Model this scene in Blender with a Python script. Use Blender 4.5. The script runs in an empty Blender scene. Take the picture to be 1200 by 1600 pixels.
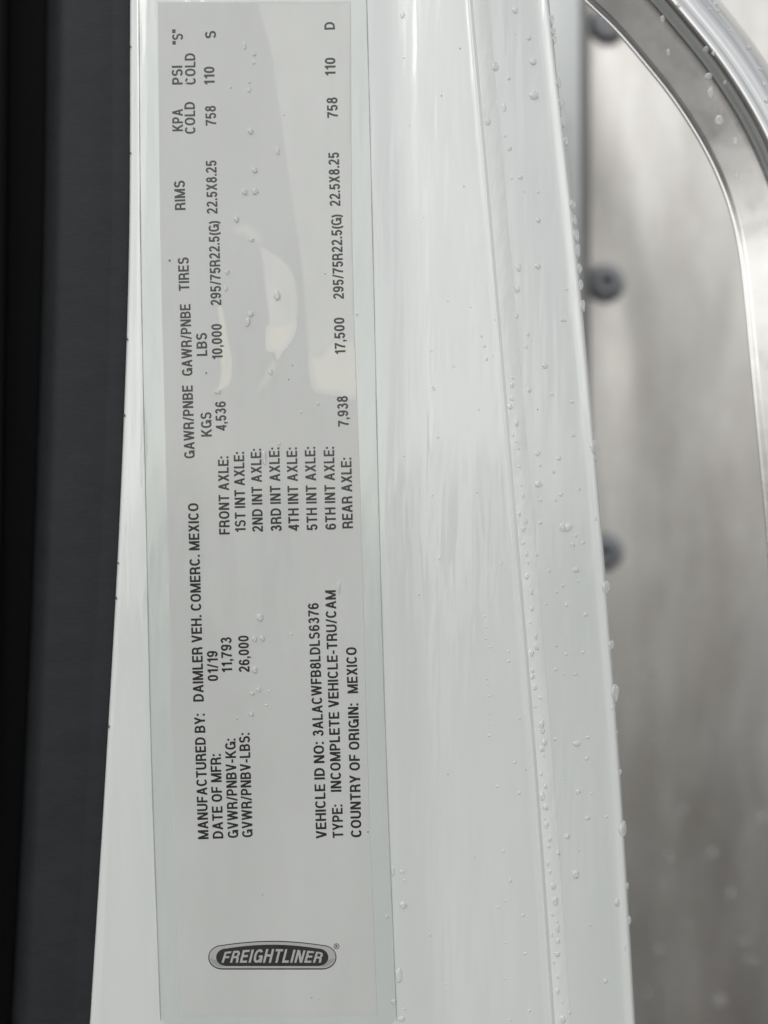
import bpy, bmesh, math, random
import numpy as np
from mathutils import Vector, Matrix, Quaternion

random.seed(7)
rng = np.random.default_rng(7)
scene = bpy.context.scene
COL = scene.collection
R = math.radians

# ------------------------------------------------------------------ camera
S = 0.12e-3            # metres per photo pixel on the label's plane
D = 0.250              # camera to label plane
PW, PH = 1200, 1600
cam_d = bpy.data.cameras.new('camera')
cam = bpy.data.objects.new('camera', cam_d)
COL.objects.link(cam)
cam.location = (0, -D, 0)
cam.rotation_euler = (R(90), 0, 0)
cam_d.sensor_width = 36
cam_d.lens = 36 * D / (PH * S)
cam_d.clip_start = 0.002
cam_d.clip_end = 50
cam_d.dof.use_dof = True
cam_d.dof.focus_distance = D - 0.0006
cam_d.dof.aperture_fstop = 5.0
scene.camera = cam

# ------------------------------------------------------------------ sky and sun (overcast)
SUN_EL, SUN_ROT = 36, 215
world = bpy.data.worlds.new('World')
scene.world = world
world.use_nodes = True
nt = world.node_tree
nt.nodes.clear()
N = nt.nodes.new
out = N('ShaderNodeOutputWorld')
bg = N('ShaderNodeBackground'); bg.inputs['Strength'].default_value = 0.15
sky = N('ShaderNodeTexSky'); sky.sky_type = 'NISHITA'; sky.sun_disc = False
sky.sun_elevation = R(SUN_EL); sky.sun_rotation = R(SUN_ROT)
sky.air_density = 1.0; sky.dust_density = 4.0; sky.ozone_density = 1.0
hs = N('ShaderNodeHueSaturation'); hs.inputs['Saturation'].default_value = 0.16
gm = N('ShaderNodeGamma'); gm.inputs['Gamma'].default_value = 0.55   # cloud evens the sky out
nt.links.new(sky.outputs[0], gm.inputs['Color']); nt.links.new(gm.outputs[0], hs.inputs['Color'])
hs.inputs['Value'].default_value = 2.3
tc = N('ShaderNodeTexCoord')
mp = N('ShaderNodeMapping'); mp.inputs['Scale'].default_value = (2.2, 2.2, 5.0)
nz = N('ShaderNodeTexNoise'); nz.inputs['Scale'].default_value = 1.6; nz.inputs['Detail'].default_value = 4
nt.links.new(tc.outputs['Generated'], mp.inputs[0]); nt.links.new(mp.outputs[0], nz.inputs['Vector'])
cr = N('ShaderNodeMapRange'); cr.inputs['From Min'].default_value = .3; cr.inputs['From Max'].default_value = .7
cr.inputs['To Min'].default_value = .65; cr.inputs['To Max'].default_value = 1.4
nt.links.new(nz.outputs['Fac'], cr.inputs['Value'])
mul = N('ShaderNodeMix'); mul.data_type = 'RGBA'; mul.blend_type = 'MULTIPLY'; mul.inputs[0].default_value = 1
nt.links.new(hs.outputs[0], mul.inputs[6]); nt.links.new(cr.outputs[0], mul.inputs[7])
# land below the horizon (wet grey yard), with an uneven skyline
sep = N('ShaderNodeSeparateXYZ'); nt.links.new(tc.outputs['Generated'], sep.inputs[0])
nz2 = N('ShaderNodeTexNoise'); nz2.inputs['Scale'].default_value = 9; nz2.inputs['Detail'].default_value = 6
nt.links.new(tc.outputs['Generated'], nz2.inputs['Vector'])
ad = N('ShaderNodeMath'); ad.operation = 'MULTIPLY_ADD'; ad.inputs[1].default_value = -0.85
nt.links.new(nz2.outputs['Fac'], ad.inputs[0]); nt.links.new(sep.outputs['Z'], ad.inputs[2])
hz = N('ShaderNodeMapRange'); hz.inputs['From Min'].default_value = -0.52; hz.inputs['From Max'].default_value = -0.47
hz.interpolation_type = 'SMOOTHSTEP'
nt.links.new(ad.outputs[0], hz.inputs['Value'])
mx = N('ShaderNodeMix'); mx.data_type = 'RGBA'
pud = N('ShaderNodeTexNoise'); pud.inputs['Scale'].default_value = 6; pud.inputs['Detail'].default_value = 5   # unseen puddles, added for streaky reflections low on the paint
nt.links.new(tc.outputs['Generated'], pud.inputs['Vector'])
pr = N('ShaderNodeValToRGB')
pr.color_ramp.elements[0].position = .52; pr.color_ramp.elements[0].color = (.40, .375, .365, 1)
pr.color_ramp.elements[1].position = .61; pr.color_ramp.elements[1].color = (1.5, 1.48, 1.46, 1)
nt.links.new(pud.outputs['Fac'], pr.inputs[0]); nt.links.new(pr.outputs[0], mx.inputs[6])
nt.links.new(hz.outputs[0], mx.inputs[0]); nt.links.new(mul.outputs[2], mx.inputs[7])
nt.links.new(mx.outputs[2], bg.inputs['Color']); nt.links.new(bg.outputs[0], out.inputs[0])

sun_d = bpy.data.lights.new('sun', 'SUN'); sun_d.energy = 0.6; sun_d.angle = R(40); sun_d.color = (1, .98, .95)
sun = bpy.data.objects.new('sun', sun_d); COL.objects.link(sun)
sd = Vector((math.sin(R(SUN_ROT)) * math.cos(R(SUN_EL)), math.cos(R(SUN_ROT)) * math.cos(R(SUN_EL)), math.sin(R(SUN_EL))))
sun.rotation_euler = sd.to_track_quat('Z', 'Y').to_euler()

scene.view_settings.view_transform = 'Standard'
scene.view_settings.look = 'None'
scene.view_settings.gamma = 1
scene.view_settings.use_curve_mapping = False
scene.view_settings.exposure = 0.1
scene.render.engine = 'CYCLES'
scene.cycles.max_bounces = 10
scene.cycles.transparent_max_bounces = 12
scene.cycles.use_denoising = True

# ------------------------------------------------------------------ helpers
def W(px, py, h=0.0):
    """A place seen at photo pixel (px, py), h millimetres in front of the label plane."""
    hm = h * 1e-3
    k = S * (D - hm) / D
    return Vector(((px - 600) * k, -hm, (800 - py) * k))

def prop(o, label=None, cat=None, group=None, kind=None):
    if label: o['label'] = label
    if cat: o['category'] = cat
    if group: o['group'] = group
    if kind: o['kind'] = kind
    return o

def thing(name, loc, label, cat, group=None):
    o = bpy.data.objects.new(name, None); COL.objects.link(o)
    o.empty_display_size = 0.01
    o.location = loc
    return prop(o, label, cat, group)

def link_mesh(name, me, mat, parent=None):
    o = bpy.data.objects.new(name, me); COL.objects.link(o)
    if mat: me.materials.append(mat)
    if parent:
        o.parent = parent
        o.matrix_parent_inverse = Matrix.Translation(-parent.location)
    return o

def grid(name, rows, mat, parent=None, closed=False, smooth=True, alpha=None):
    """rows: list of lists of Vectors -> one quad sheet."""
    n, m = len(rows), len(rows[0])
    vs = [tuple(v) for r in rows for v in r]
    fs = []
    for i in range(n - 1):
        for j in range(m if closed else m - 1):
            j2 = (j + 1) % m
            fs.append((i * m + j, (i + 1) * m + j, (i + 1) * m + j2, i * m + j2))
    me = bpy.data.meshes.new(name)
    me.from_pydata(vs, [], fs); me.update()
    if smooth:
        me.polygons.foreach_set('use_smooth', [True] * len(me.polygons))
    if alpha is not None:
        at = me.attributes.new('cover', 'FLOAT', 'POINT')
        at.data.foreach_set('value', alpha)
    return link_mesh(name, me, mat, parent)

YK = [0, 400, 800, 1200, 1600]
def curve(vals, ys=YK):
    """Smooth function through the knots, straight beyond them."""
    ys = np.array(ys, float); vs = np.array(vals, float)
    m = np.gradient(vs, ys)
    def f(y):
        if y <= ys[0]: return vs[0] + m[0] * (y - ys[0])
        if y >= ys[-1]: return vs[-1] + m[-1] * (y - ys[-1])
        i = min(int(np.searchsorted(ys, y, 'right')) - 1, len(ys) - 2)
        hh = ys[i + 1] - ys[i]; t = (y - ys[i]) / hh
        return ((2*t**3 - 3*t*t + 1) * vs[i] + (t**3 - 2*t*t + t) * hh * m[i]
                + (-2*t**3 + 3*t*t) * vs[i + 1] + (t**3 - t*t) * hh * m[i + 1])
    return f
cA = curve([203, 201, 187, 165, 140])     # edge of the white pillar against the seal
cB = curve([217, 220, 228, 237, 251])     # clear film, one long edge
cC = curve([246, 251, 261, 269, 283])     # printed label, one long edge
cD = curve([548, 551, 564, 575, 590])     # printed label, other long edge
cE = curve([573, 583, 592, 604, 620])     # clear film, other long edge
cF = curve([735, 770, 803, 836, 864])     # ridge
cG = curve([763, 798, 832, 864, 892])     # foot of the sealer strip
cH = curve([858, 902, 938, 969, 993])     # outer edge of the pillar
YS = [float(y) for y in range(-420, 2021, 20)]

# ------------------------------------------------------------------ materials
def mat(name, base, rough=.5, metal=0.0, coat=0.0, spec=.5, coat_rough=.03):
    m = bpy.data.materials.new(name); m.use_nodes = True
    b = m.node_tree.nodes['Principled BSDF']
    b.inputs['Base Color'].default_value = (*base, 1)
    b.inputs['Roughness'].default_value = rough
    b.inputs['Metallic'].default_value = metal
    b.inputs['Coat Weight'].default_value = coat
    b.inputs['Coat Roughness'].default_value = coat_rough
    b.inputs['Specular IOR Level'].default_value = spec
    return m, m.node_tree, b

def noise(t, scale, mapping=(1, 1, 1), detail=3, rough=.5):
    c = t.nodes.new('ShaderNodeTexCoord')
    g = t.nodes.new('ShaderNodeMapping'); g.inputs['Scale'].default_value = mapping
    n = t.nodes.new('ShaderNodeTexNoise'); n.inputs['Scale'].default_value = scale
    n.inputs['Detail'].default_value = detail; n.inputs['Roughness'].default_value = rough
    t.links.new(c.outputs['Object'], g.inputs[0]); t.links.new(g.outputs[0], n.inputs['Vector'])
    return n.outputs['Fac']

def ramp(t, fac, lo, hi, a, b):
    r = t.nodes.new('ShaderNodeValToRGB')
    r.color_ramp.elements[0].position = lo; r.color_ramp.elements[1].position = hi
    r.color_ramp.elements[0].color = (*a, 1); r.color_ramp.elements[1].color = (*b, 1)
    t.links.new(fac, r.inputs[0]); return r.outputs[0]

def rng_map(t, fac, lo, hi, a, b):
    r = t.nodes.new('ShaderNodeMapRange')
    for k, v in zip(('From Min', 'From Max', 'To Min', 'To Max'), (lo, hi, a, b)): r.inputs[k].default_value = v
    t.links.new(fac, r.inputs['Value']); return r.outputs[0]

def bump(t, b, fac, strength, dist, slot='Normal'):
    n = t.nodes.new('ShaderNodeBump'); n.inputs['Strength'].default_value = strength
    n.inputs['Distance'].default_value = dist
    t.links.new(fac, n.inputs['Height'])
    t.links.new(n.outputs[0], b.inputs[slot]); return n

# white cab paint under clear coat, faint orange peel and film waves
M_paint, t, b = mat('white_paint', (.70, .725, .70), .32, coat=1.0, coat_rough=.025)
t.links.new(ramp(t, noise(t, 60, (1, 1, .12), 4), .3, .75, (.665, .70, .682), (.71, .74, .722)), b.inputs['Base Color'])
bump(t, b, noise(t, 85, (1, 1, .10), 4), .75, .0017, 'Coat Normal')
b.inputs['Coat IOR'].default_value = 1.95

M_seal_paint, t, b = mat('seam_sealer', (.74, .76, .74), .3, coat=.8, coat_rough=.08)
bump(t, b, noise(t, 520, (1, 1, .35), 4), .35, .0005)
bump(t, b, noise(t, 520, (1, 1, .35), 4), .5, .0006, 'Coat Normal')

STOCK = ((.60, .607, .597), (.665, .671, .662))
M_label, t, b = mat('silver_label_stock', (.49, .49, .475), .42, metal=.0, spec=.4)
t.links.new(ramp(t, noise(t, 45, (1, 1, .5), 4), .3, .75, *STOCK), b.inputs['Base Color'])

M_ink, t, b = mat('black_ink', (.014, .014, .016), .5)
M_ink_grey, t, b = mat('silver_ink', (.36, .36, .36), .35)
M_field, t, b = mat('logo_field_ink', (.02, .02, .022), .45)
M_badge_hi, t, b = mat('logo_pale_ink', (.48, .48, .47), .4)

# clear film
def film_mat(name, tint, rough, wave):
    m = bpy.data.materials.new(name); m.use_nodes = True
    t = m.node_tree; t.nodes.clear()
    o = t.nodes.new('ShaderNodeOutputMaterial'); mixn = t.nodes.new('ShaderNodeMixShader')
    tr = t.nodes.new('ShaderNodeBsdfTransparent'); tr.inputs[0].default_value = (*tint, 1)
    gl = t.nodes.new('ShaderNodeBsdfGlossy'); gl.inputs['Roughness'].default_value = rough
    lw = t.nodes.new('ShaderNodeLayerWeight'); lw.inputs['Blend'].default_value = .5
    pw = t.nodes.new('ShaderNodeMath'); pw.operation = 'POWER'; pw.inputs[1].default_value = 5
    fr = t.nodes.new('ShaderNodeMath'); fr.operation = 'MULTIPLY_ADD'; fr.inputs[1].default_value = .9; fr.inputs[2].default_value = .05
    t.links.new(lw.outputs['Facing'], pw.inputs[0]); t.links.new(pw.outputs[0], fr.inputs[0])
    bp = t.nodes.new('ShaderNodeBump'); bp.inputs['Strength'].default_value = .6; bp.inputs['Distance'].default_value = wave
    t.links.new(noise(t, 70, (1, 1, .25), 3), bp.inputs['Height'])
    t.links.new(bp.outputs[0], gl.inputs['Normal'])
    t.links.new(fr.outputs[0], mixn.inputs[0]); t.links.new(tr.outputs[0], mixn.inputs[1]); t.links.new(gl.outputs[0], mixn.inputs[2])
    t.links.new(mixn.outputs[0], o.inputs[0])
    return m
M_film = film_mat('clear_film', (.958, .966, .958), .045, .0012)

def patch_mat(name, colour, amount, under=STOCK):
    """Label stock, its colour shifted where a pale patch lies, pockets of air or glue among them."""
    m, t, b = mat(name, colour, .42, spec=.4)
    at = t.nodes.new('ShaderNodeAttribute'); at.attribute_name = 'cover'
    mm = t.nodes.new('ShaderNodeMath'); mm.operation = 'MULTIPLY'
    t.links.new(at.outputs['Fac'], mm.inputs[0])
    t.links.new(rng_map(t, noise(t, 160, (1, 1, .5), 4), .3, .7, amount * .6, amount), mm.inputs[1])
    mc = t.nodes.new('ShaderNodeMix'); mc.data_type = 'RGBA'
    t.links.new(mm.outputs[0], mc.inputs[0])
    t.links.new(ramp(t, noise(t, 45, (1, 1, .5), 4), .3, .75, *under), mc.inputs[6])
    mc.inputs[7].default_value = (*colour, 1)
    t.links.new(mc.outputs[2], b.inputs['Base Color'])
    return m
M_bub_grey = patch_mat('lifted_film_pale', (.80, .803, .79), .8)
M_bub_cream = patch_mat('lifted_film_cream', (.81, .80, .73), .85)
M_patch_faint = patch_mat('pale_patch_faint', (.79, .795, .78), .6)
M_cream_lens = patch_mat('cream_over_lens', (.81, .80, .73), .9, ((.72, .724, .71), (.765, .77, .755)))
M_cream_wedge = patch_mat('cream_over_wedge', (.81, .80, .73), .9, ((.68, .685, .67), (.73, .735, .72)))
M_dirt, t, b = mat('dirt', (.09, .085, .08), .8)

# rubbers, and the grey painted for the shaded gap
M_rubber, t, b = mat('charcoal_rubber', (.020, .022, .025), .6, spec=.22)
t.links.new(ramp(t, noise(t, 240, (.5, .5, 1.0), 7, .75), .3, .75, (.0155, .0173, .0192), (.0235, .0255, .028)), b.inputs['Base Color'])
bump(t, b, noise(t, 1500, (.5, 1, 1.2), 3), .18, .0002)
M_trim, t, b = mat('black_trim', (.016, .016, .018), .65, spec=.15)
bump(t, b, noise(t, 1800, (1, 1, 1), 2), .3, .0002)
M_gap_shade, t, b = mat('gap_shade_grey', (.36, .36, .36), .6)
bump(t, b, noise(t, 900), .2, .0002)

# aluminium plate: soft vertical brushing, water marks
M_alu, t, b = mat('brushed_aluminium', (.78, .77, .75), .28, metal=1.0)
t.links.new(ramp(t, noise(t, 85, (1, 1, .16), 8, .72), .32, .7, (.71, .695, .67), (.94, .925, .895)), b.inputs['Base Color'])
base_src = b.inputs['Base Color'].links[0].from_socket
mt = t.nodes.new('ShaderNodeMix'); mt.data_type = 'RGBA'; mt.blend_type = 'MULTIPLY'; mt.inputs[0].default_value = 1
t.links.new(base_src, mt.inputs[6])
t.links.new(ramp(t, noise(t, 50, (1, 1, .6), 7, .7), .36, .66, (.84, .82, .80), (1.0, 1.0, .985)), mt.inputs[7])
t.links.new(mt.outputs[2], b.inputs['Base Color'])
t.links.new(rng_map(t, noise(t, 48, (1, 1, .3), 5, .6), .3, .7, .28, .46), b.inputs['Roughness'])
bump(t, b, noise(t, 30, (1, 1, .35), 3), .35, .002)
M_chrome, t, b = mat('polished_stainless', (.80, .80, .785), .14, metal=1.0)
t.links.new(rng_map(t, noise(t, 120, (1, 1, 1), 5, .6), .3, .7, .13, .23), b.inputs['Roughness'])
bump(t, b, noise(t, 60), .12, .0006)
M_bolt, t, b = mat('black_oxide_steel', (.38, .39, .41), .5, metal=.6)
bump(t, b, noise(t, 900), .25, .0002)

# rain water: clear, with a mirror-like skin, gathered sky light painted in as white diffuse
M_water = bpy.data.materials.new('water'); M_water.use_nodes = True
t = M_water.node_tree; t.nodes.clear()
o_ = t.nodes.new('ShaderNodeOutputMaterial')
trn = t.nodes.new('ShaderNodeBsdfTransparent')
gls = t.nodes.new('ShaderNodeBsdfGlass'); gls.inputs['IOR'].default_value = 1.33; gls.inputs['Roughness'].default_value = 0
dif = t.nodes.new('ShaderNodeBsdfDiffuse'); dif.inputs[0].default_value = (.95, .96, .96, 1)
glo = t.nodes.new('ShaderNodeBsdfGlossy'); glo.inputs['Roughness'].default_value = .03
lw = t.nodes.new('ShaderNodeLayerWeight'); lw.inputs['Blend'].default_value = .5
pw = t.nodes.new('ShaderNodeMath'); pw.operation = 'POWER'; pw.inputs[1].default_value = 4
fr = t.nodes.new('ShaderNodeMath'); fr.operation = 'MULTIPLY_ADD'; fr.inputs[1].default_value = .9; fr.inputs[2].default_value = .06
t.links.new(lw.outputs['Facing'], pw.inputs[0]); t.links.new(pw.outputs[0], fr.inputs[0])
m1 = t.nodes.new('ShaderNodeMixShader'); m1.inputs[0].default_value = .40
m2 = t.nodes.new('ShaderNodeMixShader'); m3 = t.nodes.new('ShaderNodeMixShader'); m3.inputs[0].default_value = .16
t.links.new(trn.outputs[0], m1.inputs[1]); t.links.new(dif.outputs[0], m1.inputs[2])
t.links.new(fr.outputs[0], m2.inputs[0]); t.links.new(m1.outputs[0], m2.inputs[1]); t.links.new(glo.outputs[0], m2.inputs[2])
t.links.new(m2.outputs[0], m3.inputs[1]); t.links.new(gls.outputs[0], m3.inputs[2])
t.links.new(m3.outputs[0], o_.inputs[0])

# ------------------------------------------------------------------ white door pillar
def ss(a, b_, x):
    u = min(1, max(0, (x - a) / (b_ - a))); return u * u * (3 - 2 * u)

def panel_section(y):
    """(px, h) from behind the seal edge over the flat face to the ridge."""
    A, B, E, F = cA(y), cB(y), cE(y), cF(y)
    pts = [(A + 3, -9), (A + 0.5, -3.0), (A + 0.2, -1.6), (A + 1.2, -1.15), (A + 3.5, -.80)]
    for u in np.linspace(.15, 1, 7): pts.append((A + 3.5 + (B - 4 - A) * u * .93, -.80 + .80 * ss(0, 1, u) ** .8))
    for u in np.linspace(0.05, 1, 8): pts.append((B + (E - B) * u, 0))
    W_ = F - E
    for u in np.linspace(.06, 1, 24):
        h = -.42 * math.sin(math.pi * min(1, u / .55)) ** 2 * (u < .55) + 1.35 * ss(.28, 1.05, u)
        pts.append((E + (W_ - 5) * u, h))
    pts += [(F - 4.2, 1.39), (F - 3.2, 1.49), (F - 2.2, 1.56), (F - 1.2, 1.56), (F - .2, 1.53), (F + 1, 1.47), (F + 2, 1.42), (F + 3.2, 1.37), (F + 4.5, 1.30)]
    return pts

def sealer_section(y):
    F, G = cF(y), cG(y)
    w = 1.0 + .25 * math.sin(y * .021) + .18 * math.sin(y * .057 + 1)
    pts = [(F + 3.4, 1.33), (F + 3.8, 1.38), (F + 4.2, 1.385)]
    for u in np.linspace(.1, 1, 9): pts.append((F + 4.2 + (G - F - 4.2) * u, 1.38 - .36 * u + .12 * w * math.sin(math.pi * u)))
    return pts

def flange_section(y):
    G, H = cG(y), cH(y)
    pts = [(G - 3, 1.03), (G, .99)]
    for u in np.linspace(.08, 1, 9): pts.append((G + (H - 18 - G) * u, 1.0 - 1.3 * u ** 1.25))
    pts += [(H - 15, -.29), (H - 11, -.15), (H - 7.5, .02), (H - 4.5, .08), (H - 2, -.10), (H - .6, -.57), (H, -1.2), (H - .4, -3.5), (H - 3, -9), (H - 6, -14)]
    return pts

def sheet(name, section, m, parent):
    return grid(name, [[W(x, y, h) for x, h in section(y)] for y in YS], m, parent)

pillar = thing('door_pillar', W(560, 1960, -9), 'white painted door pillar with a vertical ridge, carrying the printed label', 'door pillar')
sheet('pillar_face', panel_section, M_paint, pillar)
sheet('seam_sealer', sealer_section, M_seal_paint, pillar)
sheet('outer_flange', flange_section, M_paint, pillar)

def pillar_h(px, py):
    pts = panel_section(py)[3:] + sealer_section(py)[2:] + flange_section(py)[2:-3]
    xs = [p[0] for p in pts]; hs_ = [p[1] for p in pts]
    return float(np.interp(px, xs, hs_))

# ------------------------------------------------------------------ dark seal at the pillar's edge
g_r = curve([80, 74, 62, 45, 24]); g_l = curve([16, 12, 6, -4, -22])
def seal_section(y):
    A, g = cA(y), g_r(y)
    e = A - 27 + (YK and 0)
    pts = [(g - 10, -17), (g - 7, -12), (g - 2, -8.6), (g + 6, -6.2), (g + 12, -4.7), (g + 20, -3.7)]
    for u in np.linspace(.1, 1, 9): pts.append((g + 20 + (e - g - 20) * u, -3.7 + 1.2 * math.sin(math.pi * .5 * u)))
    return pts
def lip_section(y):
    A = cA(y); e = A - 27
    return [(e - 1.5, -2.60), (e, -2.49), (e + 2, -2.43), (e + 5, -2.36), (e + 14, -2.15), (e + 24, -2.1), (A + 1, -2.15), (A + 4, -2.6), (A + 5, -6)]
seal = thing('door_seal', W(130, 1960, -9), 'charcoal rubber door seal pressed along the edge of the white pillar', 'door seal')
sheet('seal_bulb', seal_section, M_rubber, seal)
sheet('seal_lip', lip_section, M_rubber, seal)
def trim_section(y):
    g = g_l(y)
    return [(g - 420, -2), (g - 200, -1), (g - 60, -1.2), (g - 22, -2.2), (g - 8, -4.2), (g - 2, -8), (g, -13), (g + 2, -18), (g + 30, -20), (g + 90, -20)]
tr = sheet('trim_panel', trim_section, M_trim, None)
prop(tr, 'black trim beyond the deep dark groove, left of the charcoal seal', 'trim panel')

# ------------------------------------------------------------------ printed label with clear film
label = thing('certification_label', W(420, 1590, 0), 'silver grey printed vehicle label under clear film, stuck on the white pillar', 'printed label')
H_LAB, H_PATCH, H_INK, H_FILM = .05, .056, .070, .13
rows = []
ly = np.linspace(3, 1586, 60)
for y in ly:
    C_, D_ = cC(y), cD(y)
    rows.append([W(C_, y, .004)] + [W(C_ + .3 + (D_ - C_ - .6) * u, y, H_LAB) for u in np.linspace(0, 1, 12)] + [W(D_, y, .004)])
grid('label_sheet', rows, M_label, label, smooth=False)

rows = []
top, bot, rad = -24, 1612, 34
ys = [top + d for d in (0, 1, 3, 6, 11, 18, 26, 34)] + list(np.arange(20, 1570, 14)) + [bot - d for d in (34, 26, 18, 11, 6, 3, 1, 0)]
for y in ys:
    d = min(y - top, bot - y); ins = rad - math.sqrt(max(0, rad * rad - (rad - d) ** 2)) if d < rad else 0
    xl, xr = cB(y) + ins, cE(y) - ins
    C_, D_ = cC(y), cD(y)
    row = [W(xl - 1.0, y, .006)]
    xs = sorted(set([xl, xl + .6] + list(np.linspace(xl + 2, C_ + 8, 12)) + list(np.linspace(C_ + 20, D_ - 20, 12)) + list(np.linspace(D_ - 8, xr - 2, 12)) + [xr - .6, xr]))
    for x in xs:
        k = ss(C_ - 9, C_ + 1, x) * (1 - ss(D_ - 1, D_ + 9, x)) * ss(top + 14, top + 26, y) * (1 - ss(bot - 26, bot - 14, y))
        edge = .05 * ss(0, 3, min(x - xl, xr - x))
        wr = (1 - k) * .035 * (math.sin(y * .043 + x * .09) + .7 * math.sin(y * .017 - x * .13 + 2)) * ss(2, 8, min(x - xl, xr - x))
        row.append(W(x, y, .02 + edge + .06 * k + max(-.03, wr)))
    row.append(W(xr + 1.0, y, .006))
    rows.append(row)
grid('clear_film', rows, M_film, label)

# grime caught along the film's long edges
M_edge, t, b = mat('edge_grime', (.36, .37, .35), .8)
for cf in (cB, cE):
    ys_ = np.arange(-20, 1600, 6.0)
    wd = [.35 + .75 * max(0, .5 + .5 * math.sin(y * .031) * math.sin(y * .0113 + 1) + random.uniform(-.2, .2)) for y in ys_]
    grid('edge_grime', [[W(cf(y) - w_, y, .014), W(cf(y) - .1, y, .074), W(cf(y) + w_ * .5, y, .080)] for y, w_ in zip(ys_, wd)], M_edge, label)

# ---- lettering: a narrow grotesque drawn stroke by stroke, cap height 1
T = .172
def arc(cx, cy, rx, ry, a0, a1, n=14, p=2.35):
    o = []
    for k in range(n + 1):
        a = R(a0 + (a1 - a0) * k / n); c, s_ = math.cos(a), math.sin(a)
        o.append((cx + rx * math.copysign(abs(c) ** (2 / p), c), cy + ry * math.copysign(abs(s_) ** (2 / p), s_)))
    return o
def glyphs(t):
    h = t / 2; g = {}
    def bar(x0, x1, y): return [(x0, y), (x1, y)]
    def stem(x, y0=0, y1=1): return [(x, y0), (x, y1)]
    def diag(x0, y0, x1, y1, k=1.0):                    # cut level at both ends
        L = math.hypot(x1 - x0, y1 - y0); w_ = h * k * L / abs(y1 - y0)
        return ('q', [(x0 - w_, y0), (x0 + w_, y0), (x1 + w_, y1), (x1 - w_, y1)])
    def bowl(x, w, y0, y1, r):
        cx = w - h - r; cy = (y0 + y1) / 2
        return [(x, y1)] + arc(cx, cy, r, (y1 - y0) / 2, 90, -90, 14, 2.2) + [(x, y0)]
    top, bot = 1 - h, h
    g['A'] = (.66, [diag(h, 0, .33, 1), diag(.66 - h, 0, .33, 1), bar(.16, .50, .31)])
    g['B'] = (.60, [stem(h), bowl(h, .575, .52, top, .19), bowl(h, .60, bot, .52, .21)])
    g['C'] = (.62, [arc(.315, .5, .315 - h, .5 - h, 38, 322, 26)])
    g['D'] = (.63, [stem(h), bowl(h, .63, bot, top, .30)])
    g['E'] = (.54, [stem(h), bar(h, .54, top), bar(h, .50, .52), bar(h, .54, bot)])
    g['F'] = (.51, [stem(h), bar(h, .51, top), bar(h, .47, .50)])
    g['G'] = (.66, [arc(.32, .5, .32 - h, .5 - h, 38, 335, 26), [(.37, .46), (.655, .46)], stem(.60, 0, .47)])
    g['H'] = (.62, [stem(h), stem(.62 - h), bar(h, .62 - h, .53)])
    g['I'] = (t, [stem(h)])
    g['K'] = (.63, [stem(h), diag(h + .02, .33, .53, 1), diag(.56, 0, .245, .60)])
    g['L'] = (.50, [stem(h), bar(h, .50, bot)])
    g['M'] = (.76, [stem(h), stem(.76 - h), diag(h + .01, 1, .38, 0, .9), diag(.75 - h, 1, .38, 0, .9)])
    g['N'] = (.62, [stem(h), stem(.62 - h), diag(h + .02, 1, .60 - h, 0)])
    g['O'] = (.66, [arc(.33, .5, .33 - h, .5 - h, 0, 360, 36)])
    g['P'] = (.57, [stem(h), bowl(h, .57, .44, top, .20)])
    g['R'] = (.61, [stem(h), bowl(h, .58, .47, top, .19), [(.30, .47), (.42, .45), (.49, .39), (.51, .28), (.525, .08), (.55, 0)]])
    g['S'] = (.58, [arc(.29, .735, .27 - h, .735 - .535, 18, 270, 18, 2.2) + arc(.29, .30, .29 - h, .235, 90, -162, 18, 2.2)[1:]])
    g['T'] = (.56, [stem(.28), bar(0, .56, top)])
    g['U'] = (.62, [[(h, 1)] + arc(.31, .33, .31 - h, .33 - h, 180, 360, 18) + [(.62 - h, 1)]])
    g['V'] = (.62, [diag(h, 1, .31, 0), diag(.62 - h, 1, .31, 0)])
    g['W'] = (.90, [diag(h, 1, .24, 0, .95), diag(.45, 1, .24, 0, .95), diag(.45, 1, .66, 0, .95), diag(.90 - h, 1, .66, 0, .95)])
    g['X'] = (.62, [diag(h, 0, .60 - h, 1), diag(.62 - h, 0, h + .02, 1)])
    g['Y'] = (.62, [diag(.30, .38, h, 1), diag(.32, .38, .62 - h, 1), stem(.31, 0, .42)])
    g['0'] = (.53, [arc(.265, .5, .265 - h, .5 - h, 0, 360, 32)])
    g['1'] = (.40, [stem(.30), [(.07, .765), (.16, .775), (.25, .83), (.29, .95)]])
    g['2'] = (.53, [arc(.265, .71, .255 - h, .225, 168, -22, 16, 2.1) + [(.32, .40), (.14, .22), (.08, .07)], bar(0.015, .53, bot)])
    g['3'] = (.53, [arc(.255, .73, .235 - h, .205, 165, -80, 14, 2.1), arc(.26, .295, .265 - h, .23, 85, -168, 16, 2.1), bar(.19, .30, .525)])
    g['4'] = (.55, [stem(.41), bar(0, .55, .27), diag(h + .01, .25, .40, 1, 1.0)])
    g['5'] = (.53, [bar(.10, .49, top), [(.135, 1), (.085, .44)], arc(.262, .32, .262 - h, .255, 150, -165, 18, 2.1)])
    g['6'] = (.53, [arc(.265, .315, .265 - h, .25, 0, 360, 26, 2.1), arc(.272, .5, .272 - h, .5 - h, 32, 180, 14) + [(h, .32)]])
    g['7'] = (.51, [bar(0, .51, top), [(.475, .95), (.32, .62), (.22, .30), (.185, 0)]])
    g['8'] = (.53, [arc(.265, .745, .235 - h, .19, 0, 360, 24, 2.1), arc(.265, .30, .265 - h, .235, 0, 360, 26, 2.1)])
    g['9'] = (.53, [[(.53 - x, 1 - y) for x, y in q] for q in g['6'][1]])
    g['-'] = (.30, [bar(0, .30, .36)])
    g['.'] = (t, [stem(h, 0, t * 1.1)])
    g[','] = (t, [stem(h, 0, t * 1.1), diag(h - .03, -.17, h + .035, .02, .55)])
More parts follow.
